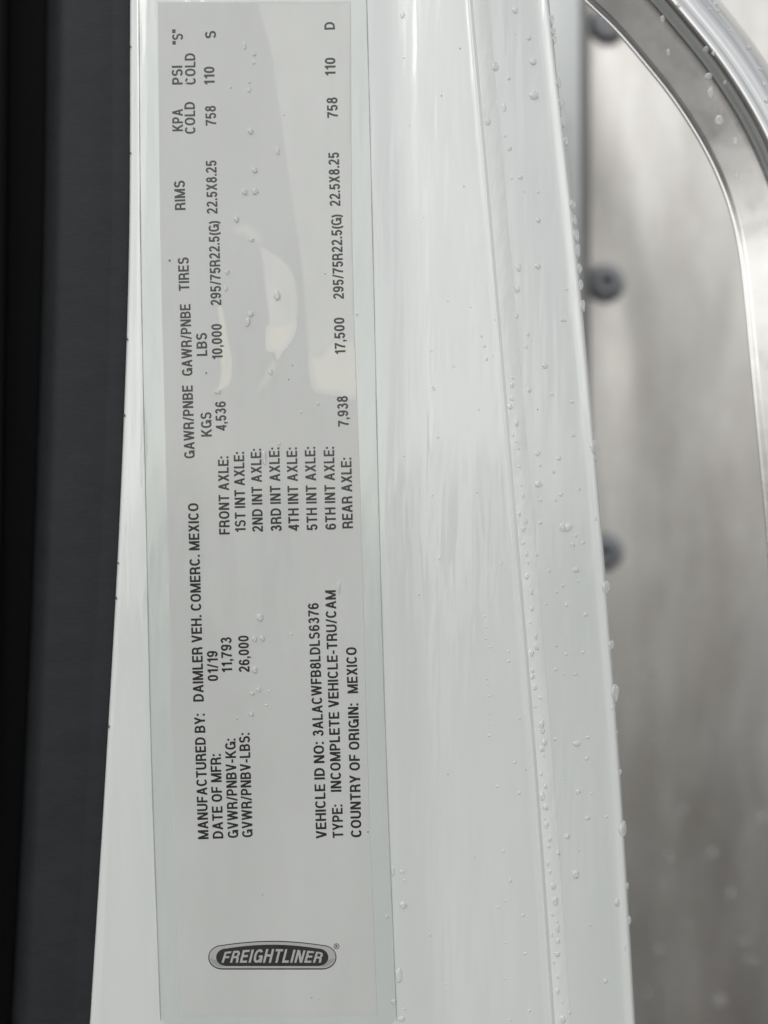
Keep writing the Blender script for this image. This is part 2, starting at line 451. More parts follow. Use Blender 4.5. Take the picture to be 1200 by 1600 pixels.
    g[':'] = (t, [stem(h, 0, t * 1.1), stem(h, .58, .58 + t * 1.1)])
    g['/'] = (.33, [diag(.04, -.02, .29, 1.02, .85)])
    g['"'] = (.28, [stem(.05, .68, 1), stem(.23, .68, 1)])
    g['('] = (.22, [arc(.36, .40, .36 - h, .62, 122, 238, 12, 2)])
    g[')'] = (.22, [[(.22 - x, y) for x, y in q] for q in g['('][1]])
    return g
def ribbon(pts, w_):
    P = [np.array(p, float) for p in pts]; n = len(P); closed = np.linalg.norm(P[0] - P[-1]) < 1e-6
    o = []
    for i in range(n):
        a = P[i - 1] if i else (P[-2] if closed else P[0]); c = P[i + 1] if i < n - 1 else (P[1] if closed else P[-1])
        d0 = P[i] - a; d1 = c - P[i]
        d0 = d0 / (np.linalg.norm(d0) or 1); d1 = d1 / (np.linalg.norm(d1) or 1)
        tg = d0 + d1; tg = tg / (np.linalg.norm(tg) or 1); nr = np.array((-tg[1], tg[0]))
        ref = d1 if np.linalg.norm(d1) else d0
        k = min(1.5, 1 / max(.5, abs(np.dot(nr, (-ref[1], ref[0])))))
        o.append((P[i] + nr * w_ / 2 * k, P[i] - nr * w_ / 2 * k))
    return o
def text_mesh(s, shear=0.0, weight=T, space=.10):
    """Flat lettering as one mesh; z counts strokes so that crossing strokes never share a plane."""
    G = glyphs(weight); vs, fs = [], []; x = 0
    for ch in s:
        if ch == ' ': x += .27; continue
        adv, strokes = G[ch]
        for si, st in enumerate(strokes):
            o0 = len(vs)
            if st[0] == 'q':
                q = st[1]; vs += [(x + a + shear * b_, b_, si) for a, b_ in q]; fs.append((o0, o0 + 1, o0 + 2, o0 + 3))
            else:
                rb = ribbon(st, weight)
                for l, r_ in rb: vs += [(x + l[0] + shear * l[1], l[1], si), (x + r_[0] + shear * r_[1], r_[1], si)]
                fs += [(o0 + 2 * k, o0 + 2 * k + 1, o0 + 2 * k + 3, o0 + 2 * k + 2) for k in range(len(rb) - 1)]
        x += adv + space
    me = bpy.data.meshes.new('lettering'); me.from_pydata(vs, [], fs); me.update()
    return me, np.array(vs)
CAP = 1.0
# string, baseline px, y start, baseline px at end, y end
LINES = [
 ('"S"', 286, 69.5, 285.5, 45.5), ('S', 337.5, 59.5, 337, 48), ('D', 523.5, 46, 523, 34),
 ('PSI', 285.5, 132, 285, 102.5), ('COLD', 306, 132, 305, 83), ('110', 335.5, 132, 335, 104), ('110', 524.5, 118, 524, 90),
 ('KPA', 286, 205, 285.5, 170), ('COLD', 305.5, 209, 304.5, 159), ('758', 338, 196, 337, 165), ('758', 528, 184, 527, 152),
 ('RIMS', 290, 328, 288.5, 282), ('22.5X8.25', 340, 334, 338, 250.5), ('22.5X8.25', 532, 322, 529.5, 238),
 ('295/75R22.5(G)', 346, 477, 342, 345), ('295/75R22.5(G)', 537.5, 467, 533.5, 335),
 ('TIRES', 296, 454, 294.5, 402), ('GAWR/PNBE', 301, 587, 297.5, 475), ('LBS', 324, 556, 323, 520), ('10,000', 348, 561, 346.5, 506),
 ('17,500', 540, 553, 538, 496), ('GAWR/PNBE', 304.5, 716, 301, 602), ('KGS', 331, 682, 330, 644), ('4,536', 354, 673, 352.5, 627),
 ('7,938', 545, 666, 543, 618.5),
 ('FRONT AXLE:', 359, 835, 357, 713), ('1ST INT AXLE:', 384, 831, 381.5, 706), ('2ND INT AXLE:', 411, 831, 408, 701),
 ('3RD INT AXLE:', 440, 830, 436.5, 699), ('4TH INT AXLE:', 467.5, 829.5, 464, 699), ('5TH INT AXLE:', 496, 828.5, 492.5, 698),
 ('6TH INT AXLE:', 525, 827.5, 522, 698), ('REAR AXLE:', 551.5, 825.5, 549, 715),
 ('MANUFACTURED BY:', 326, 1311, 320, 1115), ('DAIMLER VEH. COMERC. MEXICO', 318.5, 1096, 310, 786),
 ('DATE OF MFR:', 349, 1310, 345, 1178), ('01/19', 341, 1064, 340, 1017), ('GVWR/PNBV-KG:', 372.5, 1309, 368, 1154), ('11,793', 363, 1050, 361.5, 995.5),
 ('GVWR/PNBV-LBS:', 395, 1308, 390, 1145), ('26,000', 390, 1050, 388.5, 993),
 ('VEHICLE ID NO:', 510.5, 1310, 506, 1159), ('3ALACWFB8LDLS6376', 505.5, 1150, 497.5, 942),
 ('TYPE:', 536.5, 1309, 535, 1257), ('INCOMPLETE VEHICLE-TRU/CAM', 533.5, 1237, 524.5, 922),
 ('COUNTRY OF ORIGIN:', 565, 1308, 560, 1099), ('MEXICO', 559.5, 1083, 557, 1011),
]
def set_px(me, pts, h):
    z = np.empty(len(me.vertices) * 3); me.vertices.foreach_get('co', z); z = z.reshape(-1, 3)[:, 2]
    co = np.array([W(x, y, h + .0008 * q) for (x, y), q in zip(pts, z)]).reshape(-1)
    me.vertices.foreach_set('co', co); me.update()
for s, x0, y0, x1, y1 in LINES:
    me, co = text_mesh(s)
    lo, hi = co[:, 0].min(), co[:, 0].max()
    L = math.hypot(x1 - x0, y1 - y0); dx, dy = (x1 - x0) / L, (y1 - y0) / L
    k = L / (hi - lo); capk = 16.6 / CAP
    pts = []
    for c in co:
        a = (c[0] - lo) * k; u = c[1] * capk
        pts.append((x0 + dx * a + dy * u, y0 + dy * a - dx * u))
    set_px(me, pts, H_INK)
    link_mesh('printed_text', me, M_ink, label)

# ---- oval badge: dark outline, silver rim, dark field, slanted lettering
def badge_outline(cx, w, top_mid, top_end, bottom, n=14):
    """Closed outline: flat bottom, arched top, round ends."""
    r = (bottom - top_end) / 2; cyy = (bottom + top_end) / 2
    pts = []
    for i in range(n + 1):            # right end
        a = math.pi / 2 - math.pi * i / n
        pts.append((cx + w / 2 - r * 1.15 + r * 1.15 * math.cos(a), cyy + r * math.sin(a)))
    for i in range(1, 25):
        u = i / 25; x = cx + w / 2 - r * 1.15 - (w - 2.3 * r) * u
        pts.append((x, top_end - (top_end - top_mid) * math.sin(math.pi * u) ** .9))
    for i in range(n + 1):
        a = -math.pi / 2 - math.pi * i / n
        pts.append((cx - w / 2 + r * 1.15 + r * 1.15 * math.cos(a), cyy + r * math.sin(a)))
    return pts
def poly(name, pts, h, m, parent):
    me = bpy.data.meshes.new(name)
    me.from_pydata([tuple(W(x, y, h)) for x, y in pts], [], [tuple(range(len(pts)))]); me.update()
    return link_mesh(name, me, m, parent)
badge = poly('logo_badge', badge_outline(425.6, 200.5, 1470, 1476.5, 1515), H_INK, M_ink, label)
def sub(o):
    o.matrix_parent_inverse = Matrix.Identity(4); return o
rim = sub(poly('badge_rim', badge_outline(425.6, 197.5, 1471.6, 1478, 1513), H_INK + .004, M_badge_hi, badge))
# shaded quarters of the rim
for pts in ([(327.6, 1497), (338, 1500), (346, 1507), (349, 1511.5), (340, 1510), (332, 1504)],
            [(523.6, 1497), (513, 1500), (505, 1507), (502, 1511.5), (511, 1510), (519, 1504)]):
    sub(poly('rim_shade', pts, H_INK + .008, M_ink_grey, badge))
sub(poly('badge_field', badge_outline(425.4, 175.5, 1476, 1482, 1509.5), H_INK + .011, M_field, badge))
me, co = text_mesh('FREIGHTLINER', shear=.26, weight=.17, space=.14)
lo, hi = co[:, 0].min(), co[:, 0].max()
pts = []
for c in co:
    u = (c[0] - lo) / (hi - lo)
    hgt = 15.8 + 5.6 * math.sin(math.pi * u) ** .8
    pts.append((346 + 158.5 * u, 1504.2 - c[1] / CAP * hgt))
set_px(me, pts, H_INK + .016)
sub(link_mesh('badge_lettering', me, M_badge_hi, badge))
ring = [(525.8 + 4.0 * math.cos(q), 1478.6 + 4.0 * math.sin(q)) for q in np.linspace(0, 2 * math.pi, 25)]
rb = ribbon(ring, .9); rv = [p for q in rb for p in q]; nv = len(rv)
me, co = text_mesh('R', weight=.2)
allv = rv + [(524.2 + c[0] * 5.0, 1481.0 - c[1] * 4.8) for c in co]
fs = [(2 * k, 2 * k + 1, 2 * k + 3, 2 * k + 2) for k in range(len(rb) - 1)] + [tuple(nv + v for v in p.vertices) for p in me.polygons]
mr = bpy.data.meshes.new('registered_mark'); mr.from_pydata([tuple(W(x, y, H_INK)) for x, y in allv], [], fs); mr.update()
link_mesh('registered_mark', mr, M_ink, label)

# ---- pale patches on the label, some of them lifted film, and dirt specks
def smooth_loop(pts, n=5):
    P = [Vector(p) for p in pts]; out_ = []
    for i in range(len(P)):
        p0, p1, p2, p3 = P[i - 1], P[i], P[(i + 1) % len(P)], P[(i + 2) % len(P)]
        for j in range(n):
            u = j / n
            out_.append(.5 * ((2 * p1) + (p2 - p0) * u + (2 * p0 - 5 * p1 + 4 * p2 - p3) * u * u + (3 * p1 - p0 - 3 * p2 + p3) * u ** 3))
    return out_
def patch_sheet(name, pts, soft, m, h=H_PATCH, lab=None):
    q = np.array([(p.x, p.y) for p in smooth_loop(pts)]); q2 = np.roll(q, -1, 0)
    step = 1.6 if len(pts) < 14 or h > H_PATCH else 2.2
    xs = np.arange(q[:, 0].min() - step, q[:, 0].max() + 2 * step, step); ys = np.arange(q[:, 1].min() - step, q[:, 1].max() + 2 * step, step)
    X, Y = np.meshgrid(xs, ys); P = np.stack([X.ravel(), Y.ravel()], 1)
    ins = np.zeros(len(P), bool); dist = np.full(len(P), 1e9)
    for a, b_ in zip(q, q2):
        hit = ((a[1] > P[:, 1]) != (b_[1] > P[:, 1]))
        with np.errstate(divide='ignore', invalid='ignore'):
            ins ^= hit & (P[:, 0] < (b_[0] - a[0]) * (P[:, 1] - a[1]) / (b_[1] - a[1]) + a[0])
        d = b_ - a; L2 = max(1e-9, d @ d); u = np.clip(((P - a) @ d) / L2, 0, 1)
        dist = np.minimum(dist, np.linalg.norm(P - a - u[:, None] * d, axis=1))
    cov = np.where(ins, np.clip(dist / soft, 0, 1), 0); cov = cov * cov * (3 - 2 * cov)
    nx, ny = len(xs), len(ys); cv = cov.reshape(ny, nx)
    fs = [(r * nx + c, (r + 1) * nx + c, (r + 1) * nx + c + 1, r * nx + c + 1) for r in range(ny - 1) for c in range(nx - 1) if cv[r:r + 2, c:c + 2].max() > 0 and ys[r] > 3.3 and (xs[c + 1] < cD(ys[r]) - .4 or xs[c] < cC(ys[r]) - 2)]
    used = sorted({v for f in fs for v in f}); ix = {v: k for k, v in enumerate(used)}
    me = bpy.data.meshes.new(name)
    me.from_pydata([tuple(W(P[v, 0], P[v, 1], h)) for v in used], [], [tuple(ix[v] for v in f) for f in fs]); me.update()
    at = me.attributes.new('cover', 'FLOAT', 'POINT'); at.data.foreach_set('value', [float(cov[v]) for v in used])
    return prop(link_mesh(name, me, m, label), lab)
patch_sheet('label_patch', [(404, -40), (422, 90), (436, 190), (450, 290), (462, 370), (470, 430), (475, 500), (480, 560), (487, 606), (500, 614), (525, 617), (556, 620), (562, 500), (560, 300), (558, 100), (556, -40)], 7, M_patch_faint, lab='long pale wedge on the label')  # soft edged wedge, a little lighter than the label stock
patch_sheet('label_patch', [(404, 382), (420, 389), (440, 402), (455, 418), (464, 440), (468, 475), (464, 510), (454, 535), (440, 552), (434, 562), (430, 552), (416, 545), (414, 535), (418, 500), (412, 450), (408, 410)], 6, M_bub_grey, H_PATCH + .004, lab='lens shaped patch of lifted film')
patch_sheet('label_patch', [(418, 510), (440, 505), (463, 502), (456, 530), (440, 550), (434, 560), (429, 550), (416, 545)], 9, M_cream_lens, H_PATCH + .008)
patch_sheet('label_patch', [(340, 480), (347, 478), (352, 500), (357, 530), (363, 560), (363, 585), (358, 602), (348, 608), (341, 615), (337, 611), (342, 600), (345, 580), (344, 560), (342, 510)], 2, M_bub_cream, lab='narrow cream patch of lifted film')
patch_sheet('label_patch', [(482, 556), (500, 552), (515, 535), (530, 532), (562, 536), (562, 618), (525, 617), (500, 614), (489, 606), (484, 585)], 13, M_cream_wedge, H_PATCH + .008, lab='cream corner of the pale wedge')
patch_sheet('label_patch', [(360, 350), (385, 345), (404, 355), (418, 372), (408, 385), (395, 380), (378, 372), (362, 366)], 15, M_patch_faint, H_PATCH)
patch_sheet('label_patch', [(424, 560), (436, 566), (430, 590), (410, 612), (398, 618), (402, 596), (412, 578)], 12, M_patch_faint, H_PATCH)
for x, y, r in ((508, 428, .9), (457, 571, .9), (451, 593, .9), (444, 180, .7), (322, 583, 1.2), (487, 1559, .9), (575, 1300, 1), (410, 1398, .8), (265, 407, 1.6)):
    pts = [(x + r * math.cos(a) * random.uniform(.7, 1.3), y + r * math.sin(a) * random.uniform(.7, 1.6)) for a in np.linspace(0, 2 * math.pi, 9)[:-1]]
    poly('dirt_speck', pts, H_FILM + .005, M_dirt, label)
for x, y in ((201, 73), (201, 239), (197, 530), (192, 649), (183, 880), (182, 935), (170, 1135)):
    pts = [(cA(y) + 1.0 + 1.5 * math.cos(a), y + 2.4 * math.sin(a) * random.uniform(.6, 1.4)) for a in np.linspace(0, 2 * math.pi, 9)[:-1]]
    poly('dirt_speck', pts, -.72, M_dirt, pillar)

for x, y in ((774, 500), (771, 557), (822, 1203), (640, 196), (719, 76), (655, 930), (700, 1210), (742, 1340), (662, 340), (840, 640), (870, 1010), (905, 1330), (690, 150), (820, 300)):
    r = random.uniform(.5, 1.0); hh = pillar_h(x, y) + .012
    poly('dirt_speck', [(x + r * math.cos(a), y + r * 1.4 * math.sin(a) * random.uniform(.6, 1.3)) for a in np.linspace(0, 2 * math.pi, 9)[:-1]], hh, M_dirt, pillar)

# ------------------------------------------------------------------ background: pale panel, strip for the shaded gap, aluminium plate
def slab(name, x0, x1, h, thick, m, edge=3, parent=None):
    rows = []
    for y in YS[::3]:
        rows.append([W(x0, y, h - thick), W(x0, y, h - edge * .12), W(x0 + edge * .4, y, h - edge * .03), W(x0 + edge, y, h)]
                    + [W(x0 + edge + (x1 - x0 - 2 * edge) * u, y, h) for u in np.linspace(.1, .9, 9)]
                    + [W(x1 - edge, y, h), W(x1 - edge * .4, y, h - edge * .03), W(x1, y, h - edge * .12), W(x1, y, h - thick)])
    return grid(name, rows, m, parent)
HP = -90
o = slab('cab_panel', 520, 907, -76, 12, M_paint, 5); prop(o, 'pale painted cab panel seen in the gap between white pillar and aluminium plate', 'panel')
o = slab('gap_shade_strip', 903, 920, -81, 8, M_gap_shade, 3); prop(o, 'dark strip standing in for the shaded gap along the left edge of the aluminium plate', 'gap shade')  # added grey strip, its colour stands in for the gap's shade
o = slab('metal_plate', 918, 1750, HP, 3, M_alu, 4); prop(o, 'brushed aluminium plate with black bolts, stained and rain spotted', 'metal plate')

def bolt_mesh():
    bm = bmesh.new()
    prof = [(3.9, -.1), (4.35, 0), (4.4, .5), (4.25, 1.1), (3.9, 1.75), (3.3, 2.35), (2.6, 2.75), (1.95, 2.92)]
    n = 36; rings = []
    for r, z in prof:
        rings.append([bm.verts.new((r * 1e-3 * math.cos(2 * math.pi * i / n), r * 1e-3 * math.sin(2 * math.pi * i / n), z * 1e-3)) for i in range(n)])
    def hexr(a): # hexagon radius
        s_ = math.pi / 3; q = (a % s_) - s_ / 2
        return 1.45 / math.cos(q) * 1e-3 * .92
    for z in (2.80, 1.2):
        rings.append([bm.verts.new((hexr(2 * math.pi * i / n) * math.cos(2 * math.pi * i / n), hexr(2 * math.pi * i / n) * math.sin(2 * math.pi * i / n), z * 1e-3)) for i in range(n)])
    for a, b_ in zip(rings, rings[1:]):
        for i in range(n): bm.faces.new((a[i], a[(i + 1) % n], b_[(i + 1) % n], b_[i]))
    bm.faces.new(rings[-1])
    bmesh.ops.recalc_face_normals(bm, faces=bm.faces)
    for f in bm.faces: f.smooth = True
    me = bpy.data.meshes.new('bolt'); bm.to_mesh(me); bm.free(); return me
bme = bolt_mesh()
bme.transform(Matrix.Scale(1.13, 4))
for i, (x, y, lab) in enumerate(((949, 40, 'black socket bolt partly hidden behind the polished handle'),
                                 (945, 443, 'black round socket bolt fully in view on the aluminium plate'),
                                 (943, 862, 'black bolt half hidden by the outer edge of the white pillar'))):
    o = bpy.data.objects.new('bolt', bme); COL.objects.link(o)
    if i == 0: bme.materials.append(M_bolt)
    o.location = W(x, y, HP); o.rotation_euler = (R(90), R(17 * i), 0)
    prop(o, lab, 'bolt', 'bolts in the aluminium plate')

# ------------------------------------------------------------------ polished handle
HK = [(760, -150), (830, -75), (873, -36), (910, 0), (960, 48), (1005, 100), (1045, 150), (1080, 202), (1108, 252), (1130, 303), (1145, 352), (1155, 402), (1163, 470),
      (1170, 545), (1178, 630), (1187, 725), (1196, 825), (1203, 930), (1210, 1100), (1217, 1300), (1223, 1500), (1229, 1750), (1234, 2000)]
def cr_path(P, n=6):
    P = [Vector(p) for p in P]; o = []
    for i in range(len(P) - 1):
        p0 = P[max(i - 1, 0)]; p1 = P[i]; p2 = P[i + 1]; p3 = P[min(i + 2, len(P) - 1)]
        for j in range(n):
            u = j / n
            o.append(.5 * ((2 * p1) + (p2 - p0) * u + (2 * p0 - 5 * p1 + 4 * p2 - p3) * u * u + (3 * p1 - p0 - 3 * p2 + p3) * u ** 3))
    return o + [P[-1]]
path = cr_path(HK)
PROF = [(12, -19), (4, -17), (0, -14), (-.5, -11), (.8, -8.6), (3, -8.95), (7, -8.5), (14, -8.22), (30, -7.57), (48, -6.85), (62, -6.28), (68, -6.04), (72, -5.85),
        (76, -5.4), (81, -4.7), (87, -3.9), (93, -3.25), (98, -2.95), (102, -2.88), (106, -3.0), (109, -3.25), (112, -3.4), (115, -3.42), (119, -3.42), (128, -3.65), (137, -4.3), (145, -5.6), (151, -7.8), (155, -11), (156, -14), (155, -16.5), (148, -19), (130, -20.5), (60, -20.5), (30, -20.3)]
def handle_at(i, t):
    a = path[max(i - 1, 0)]; b_ = path[min(i + 1, len(path) - 1)]
    tg = (b_ - a).normalized(); nrm = Vector((tg.y, -tg.x))
    return path[i] + nrm * t
hrows = [[W(*handle_at(i, t_), h) for t_, h in PROF] for i in range(len(path))]
o = grid('grab_handle', hrows, M_chrome, None, closed=True)
prop(o, 'polished stainless grab handle curving across the top right, wet with rain', 'grab handle')

# ------------------------------------------------------------------ water drops
def drop_mesh(kind):
    bm = bmesh.new(); n, m = 20, 6
    rnd = random.Random(kind)
    ph = [rnd.uniform(0, 6.3) for _ in range(3)]; am = [rnd.uniform(.02, .09) for _ in range(3)]
    def rad(a): return 1 + sum(am[k] * math.sin((k + 2) * a + ph[k]) for k in range(3))
    rings = []
    for j in range(m):
        u = j / m; th = u * math.pi / 2
        r = math.cos(th) ** .75; z = .48 * math.sin(th) ** 1.0
        rings.append([bm.verts.new((r * rad(2 * math.pi * i / n) * math.cos(2 * math.pi * i / n), r * rad(2 * math.pi * i / n) * math.sin(2 * math.pi * i / n), z)) for i in range(n)])
    tip = bm.verts.new((0, 0, .485))
    for a, b_ in zip(rings, rings[1:]):
        for i in range(n): bm.faces.new((a[i], a[(i + 1) % n], b_[(i + 1) % n], b_[i]))
    for i in range(n): bm.faces.new((rings[-1][i], rings[-1][(i + 1) % n], tip))
    bm.faces.new(rings[0])
    for v in list(rings[0]): v.co.z -= .02
    bmesh.ops.recalc_face_normals(bm, faces=bm.faces)
    for f in bm.faces: f.smooth = True
    me = bpy.data.meshes.new('water_drop'); bm.to_mesh(me); bm.free(); me.materials.append(M_water); return me
DM = [drop_mesh(k) for k in range(7)]

def drop(px, py, rx, ry, h, nrm, lab, group, rot=0.0):
    o = bpy.data.objects.new('water_drop', random.choice(DM)); COL.objects.link(o)
    k = S * (D - h * 1e-3) / D
    z = nrm.normalized(); up = Vector((0, 0, 1)); x = up.cross(z).normalized(); y = z.cross(x)
    m3 = Matrix((x, y, z)).transposed()
    m3 = m3 @ Matrix.Rotation(rot, 3, 'Z')
    o.matrix_world = Matrix.Translation(W(px, py, h)) @ m3.to_4x4() @ Matrix.Diagonal((rx * k, ry * k, min(rx, ry) * k, 1))
    prop(o, lab, 'water drop', group); return o

def nrm_pillar(px, py):
    e = 3
    a = W(px - e, py, pillar_h(px - e, py)); b_ = W(px + e, py, pillar_h(px + e, py))
    t_ = b_ - a; n = Vector((0, 0, 1)).cross(t_)
    if n.y > 0: n = -n
    return n
FLAT = Vector((0, -1, 0))

# on the film over the label: each told by the print it sits beside
LAB = [
 (382, 71, 2.4, 6, 'slim drop on the label, right of the upper lone S'), (397, 84, 3, 3.4, 'small round drop right of the upper 110 on the label'),
 (396.5, 98.5, 2, 2.2, None), (389.5, 128, 2.2, 2.4, None), (389, 141, 2.6, 3.6, 'small drop at the height of PSI, left of the pale wedge'),
 (391.5, 205.5, 4.4, 4.6, 'round drop level with the word COLD on the label'), (434, 236, 3, 5.6, 'oval drop inside the edge of the pale wedge on the label'),
 (398, 266, 4.4, 5.2, 'highest of three clustered drops beside the tyre sizes'), (382, 300, 4.6, 4.8, 'left drop of three clustered beside the rim size'), (398, 299, 4.8, 5.2, 'right drop of three clustered beside the rim size'),
 (369.5, 342.5, 4, 5, 'drop beside the bracketed G of the upper tyre size'), (393, 375, 3.8, 3.2, 'drop at the top tip of the lens shaped patch'),
 (360.5, 136.5, 1.6, 1.8, None), (291, 129, 1.8, 2, None), (355, 425, 3.2, 4, 'drop touching the middle of the upper tyre size'), (352.5, 451, 3, 4.2, 'drop below the middle of the upper tyre size'),
 (423, 582, 3.6, 4.6, 'drop just under the lens shaped patch on the label'), (340, 612, 4.8, 4.2, 'drop ending the narrow cream patch on the label'),
 (557.5, 491, 2, 2.4, 'tiny drop just off the label edge beside 17,500'), (496.5, 631, 2.6, 2.4, 'tiny drop below the cream corner of the pale wedge'), (470, 644, 1.5, 1.7, None), (412.5, 715, 3.4, 11, 'long thin drop over the colons of the axle list'),
 (436.5, 694, 2.4, 2.6, 'small drop above the 3RD INT AXLE line'), (406, 964.5, 5, 6.4, 'large drop topmost of the group beside 26,000'), (397.5, 998.5, 3.8, 4.6, 'left drop of the pair beside 26,000'), (410, 997.5, 3.6, 4.4, 'right drop of the pair beside 26,000'),
 (397.5, 1047, 4.4, 5, 'drop level with the lower end of 26,000'), (394, 1083.5, 3.4, 3, 'left drop of the close pair below 26,000'), (404, 1077.5, 3.4, 3.8, 'right drop of the close pair below 26,000'), (392.5, 1116, 3.8, 3.6, 'lowest drop beside the gross weight lines'),
 (455, 990.5, 1.7, 1.9, None), (420.5, 1080, 1.7, 1.7, None), (370, 1122.5, 1.6, 1.6, None), (529, 918, 2.6, 9, 'long drop at the end of the TRU/CAM line'), (416, 1102, 2, 1.6, None), (497, 1560, 1.4, 2, None),
]
for x, y, rx, ry, lab in LAB:
    drop(x, y, rx, ry, .126, FLAT, lab or 'tiny clear water bead on the printed label', None if lab else 'tiny water beads on the label')
drop(433, 462, 5, 7.5, .126, FLAT, 'faint drop in the middle of the lens shaped patch', None)
a = drop(387, 503, 3.6, 8, .126, FLAT, 'curved worm shaped drop between 10,000 and the lens shaped patch', None, R(-12))
drop(391.5, 490.5, 4.2, 5, .126, FLAT, 'drop capping the curved drop right of 10,000', None, R(-40))

# on the white face between the label and the ridge
FACE = [(629, 23, 3.6, 6), (631, 90, 1.8, 1.8), (725, 290, 2, 3), (676, 605, 2, 2), (631, 712, 1.7, 1.7), (674, 548, 2, 2.2), (678, 608, 2.4, 2.4), (709, 572, 2, 2), (757, 541, 2, 2.4), (760, 561, 2.6, 3), (752, 525, 2, 2),
        (684, 683, 2.2, 2.2), (748, 640, 1.7, 1.7), (675, 774, 1.9, 1.9), (687, 872, 2, 4), (784, 880, 2.2, 3), (758, 963, 1.7, 1.7), (759, 980, 1.7, 1.7), (759, 998, 1.7, 1.7), (766, 1011, 1.8, 1.8), (794, 1018, 2, 2), (795, 1033, 2.4, 2.4),
        (761, 1061, 1.8, 1.8), (762, 1070, 2, 2), (765, 1088, 1.8, 1.8), (765, 1116, 1.6, 1.6), (764, 1131, 1.8, 1.8), (764, 1149, 2.6, 2.4), (804, 1191, 2.2, 2.2), (812, 1122, 1.8, 1.8), (777, 1229, 2, 2.2), (811, 1239, 2.6, 2.6), (786, 1330, 2.4, 2.8), (797, 1376, 3, 3.2),
        (790, 1408, 2, 2), (778, 1418, 2, 2), (817, 1430, 2.6, 2.8), (672, 1461, 2, 2.4), (790, 1473, 1.8, 1.8), (820, 1490, 2.4, 2.4), (789, 1529, 2, 2), (827, 1579, 2.6, 2.6), (797, 1594, 2, 2), (632, 1376, 2, 2), (697, 1537, 1.6, 1.6), (735, 480, 1.4, 1.6), (700, 470, 1.4, 1.6), (745, 770, 1.8, 2)]
for x, y, rx, ry in FACE:
    drop(x, y, rx, ry, pillar_h(x, y) - .005, nrm_pillar(x, y), 'tiny water bead on the white face between label and ridge', 'water beads on the white face')
for x, y, rx, ry, lab in ((628, 1362, 3.2, 3.6, 'drop just right of the film edge, highest of the lower left drops'), (630, 1414, 5.2, 5.8, 'round drop on white paint right of the badge'), (604, 1432, 2.6, 3, 'small drop on the film edge strip near the badge'), (614, 1362, 2.4, 8, 'thin upright drop on the film edge above the badge'),
                          (623, 1524, 5.2, 11.5, 'largest tall drop on white paint near the film corner'), (615, 1565, 4, 4.6, 'drop below the tall drop near the film corner'), (627, 1592, 5.5, 4, 'wide drop at the bottom by the film corner'), (632, 1576, 2.2, 2.2, 'small drop between the two lowest film corner drops')):
    drop(x, y, rx, ry, max(pillar_h(x, y), .05 if x < cE(y) else -9), nrm_pillar(x, y), lab, None)

# on the strip between ridge and outer edge
STRIP = [(805, 16, 5, 6.4), (826, 59, 4.4, 5), (833, 96, 6.2, 7), (806, 53, 1.6, 1.6), (795, 122, 3.2, 4), (774, 104, 5.6, 9), (834, 149, 9, 8), (788, 168, 3.4, 9), (762, 190, 5, 7), (796, 232, 4, 4.6), (789, 212, 2.4, 2.6), (813, 277, 4, 4.6), (799, 279, 2.2, 2.4), (841, 300, 3, 3), (841, 344, 4.2, 4.8),
         (840, 416, 5.4, 5), (810, 418, 4.4, 8), (808, 452, 4.6, 7), (807, 494, 3, 4.4), (825, 522, 3, 4), (822, 542, 2.6, 3.6), (880, 500, 5.5, 3.4), (885, 452, 2.6, 2.8), (851, 571, 5.6, 5.6), (827, 609, 3.6, 5), (862, 616, 4, 3.4), (893, 628, 4, 3), (896, 680, 3, 3.4),
         (840, 708, 4.6, 5), (873, 716, 4, 4.6), (844, 727, 2.8, 2.8), (865, 737, 3.4, 3.6), (841, 756, 6.4, 6.8), (876, 773, 3.2, 3.4), (844, 781, 3.2, 3.6), (868, 782, 2.2, 2.2), (905, 764, 3, 3), (844, 816, 3.4, 4), (899, 837, 3.6, 3.2), (895, 851, 4, 3.6), (911, 848, 3, 3.4), (839, 867, 2.8, 2.8), (900, 890, 6, 5), (858, 892, 2.4, 2.6), (879, 915, 3, 3), (870, 925, 2, 2),
         (904, 908, 2, 2), (885, 945, 3.4, 3.6), (852, 944, 2.4, 2.4), (915, 960, 3.6, 3.8), (911, 1019, 3, 3.2), (885, 1022, 3, 3.2), (905, 1005, 2, 1.6), (899, 1053, 4, 3), (868, 1046, 3, 3), (880, 1053, 1.8, 1.8), (918, 1152, 3.4, 3), (901, 1162, 6.5, 5.4), (917, 1185, 3.6, 3.4), (867, 1155, 3, 3.4),
         (903, 1237, 5, 4.6), (918, 1278, 5.4, 3.8), (924, 1240, 2, 2), (886, 1307, 4.4, 5), (884, 1217, 2, 2), (947, 1276, 2.6, 2.6), (899, 1366, 6.4, 8.4), (922, 1446, 2, 2.6), (946, 1533, 4, 4), (890, 1582, 3, 3.4), (872, 1332, 4, 5)]
for x, y, rx, ry in STRIP:
    drop(x, y, rx * .86, ry * .86, pillar_h(x, y) - .005, nrm_pillar(x, y), 'clear water drop on the white strip between ridge and outer edge', 'water drops on the outer strip')
for dx, lab in ((-4.5, 'left lobe of the heart shaped drop on the outer strip'), (4.5, 'right lobe of the heart shaped drop on the outer strip')):
    drop(883 + dx, 824, 5.4, 7, pillar_h(883 + dx, 824) - .005, nrm_pillar(883, 824), lab, None, R(30 if dx < 0 else -30))
# beads caught along the sealer line
y = 590
while y < 1600:
    x = cF(y) + random.uniform(7, 18)
    r = random.choice((1.8, 2.2, 2.8, 3.4)) if y < 1000 else random.choice((2, 2.6, 3.4, 4.2))
    drop(x, y, r, r * random.uniform(1, 1.9), pillar_h(x, y) - .005, nrm_pillar(x, y), 'small water bead caught along the sealed ridge seam', 'water beads along the ridge seam')
    y += random.uniform(9, 30)
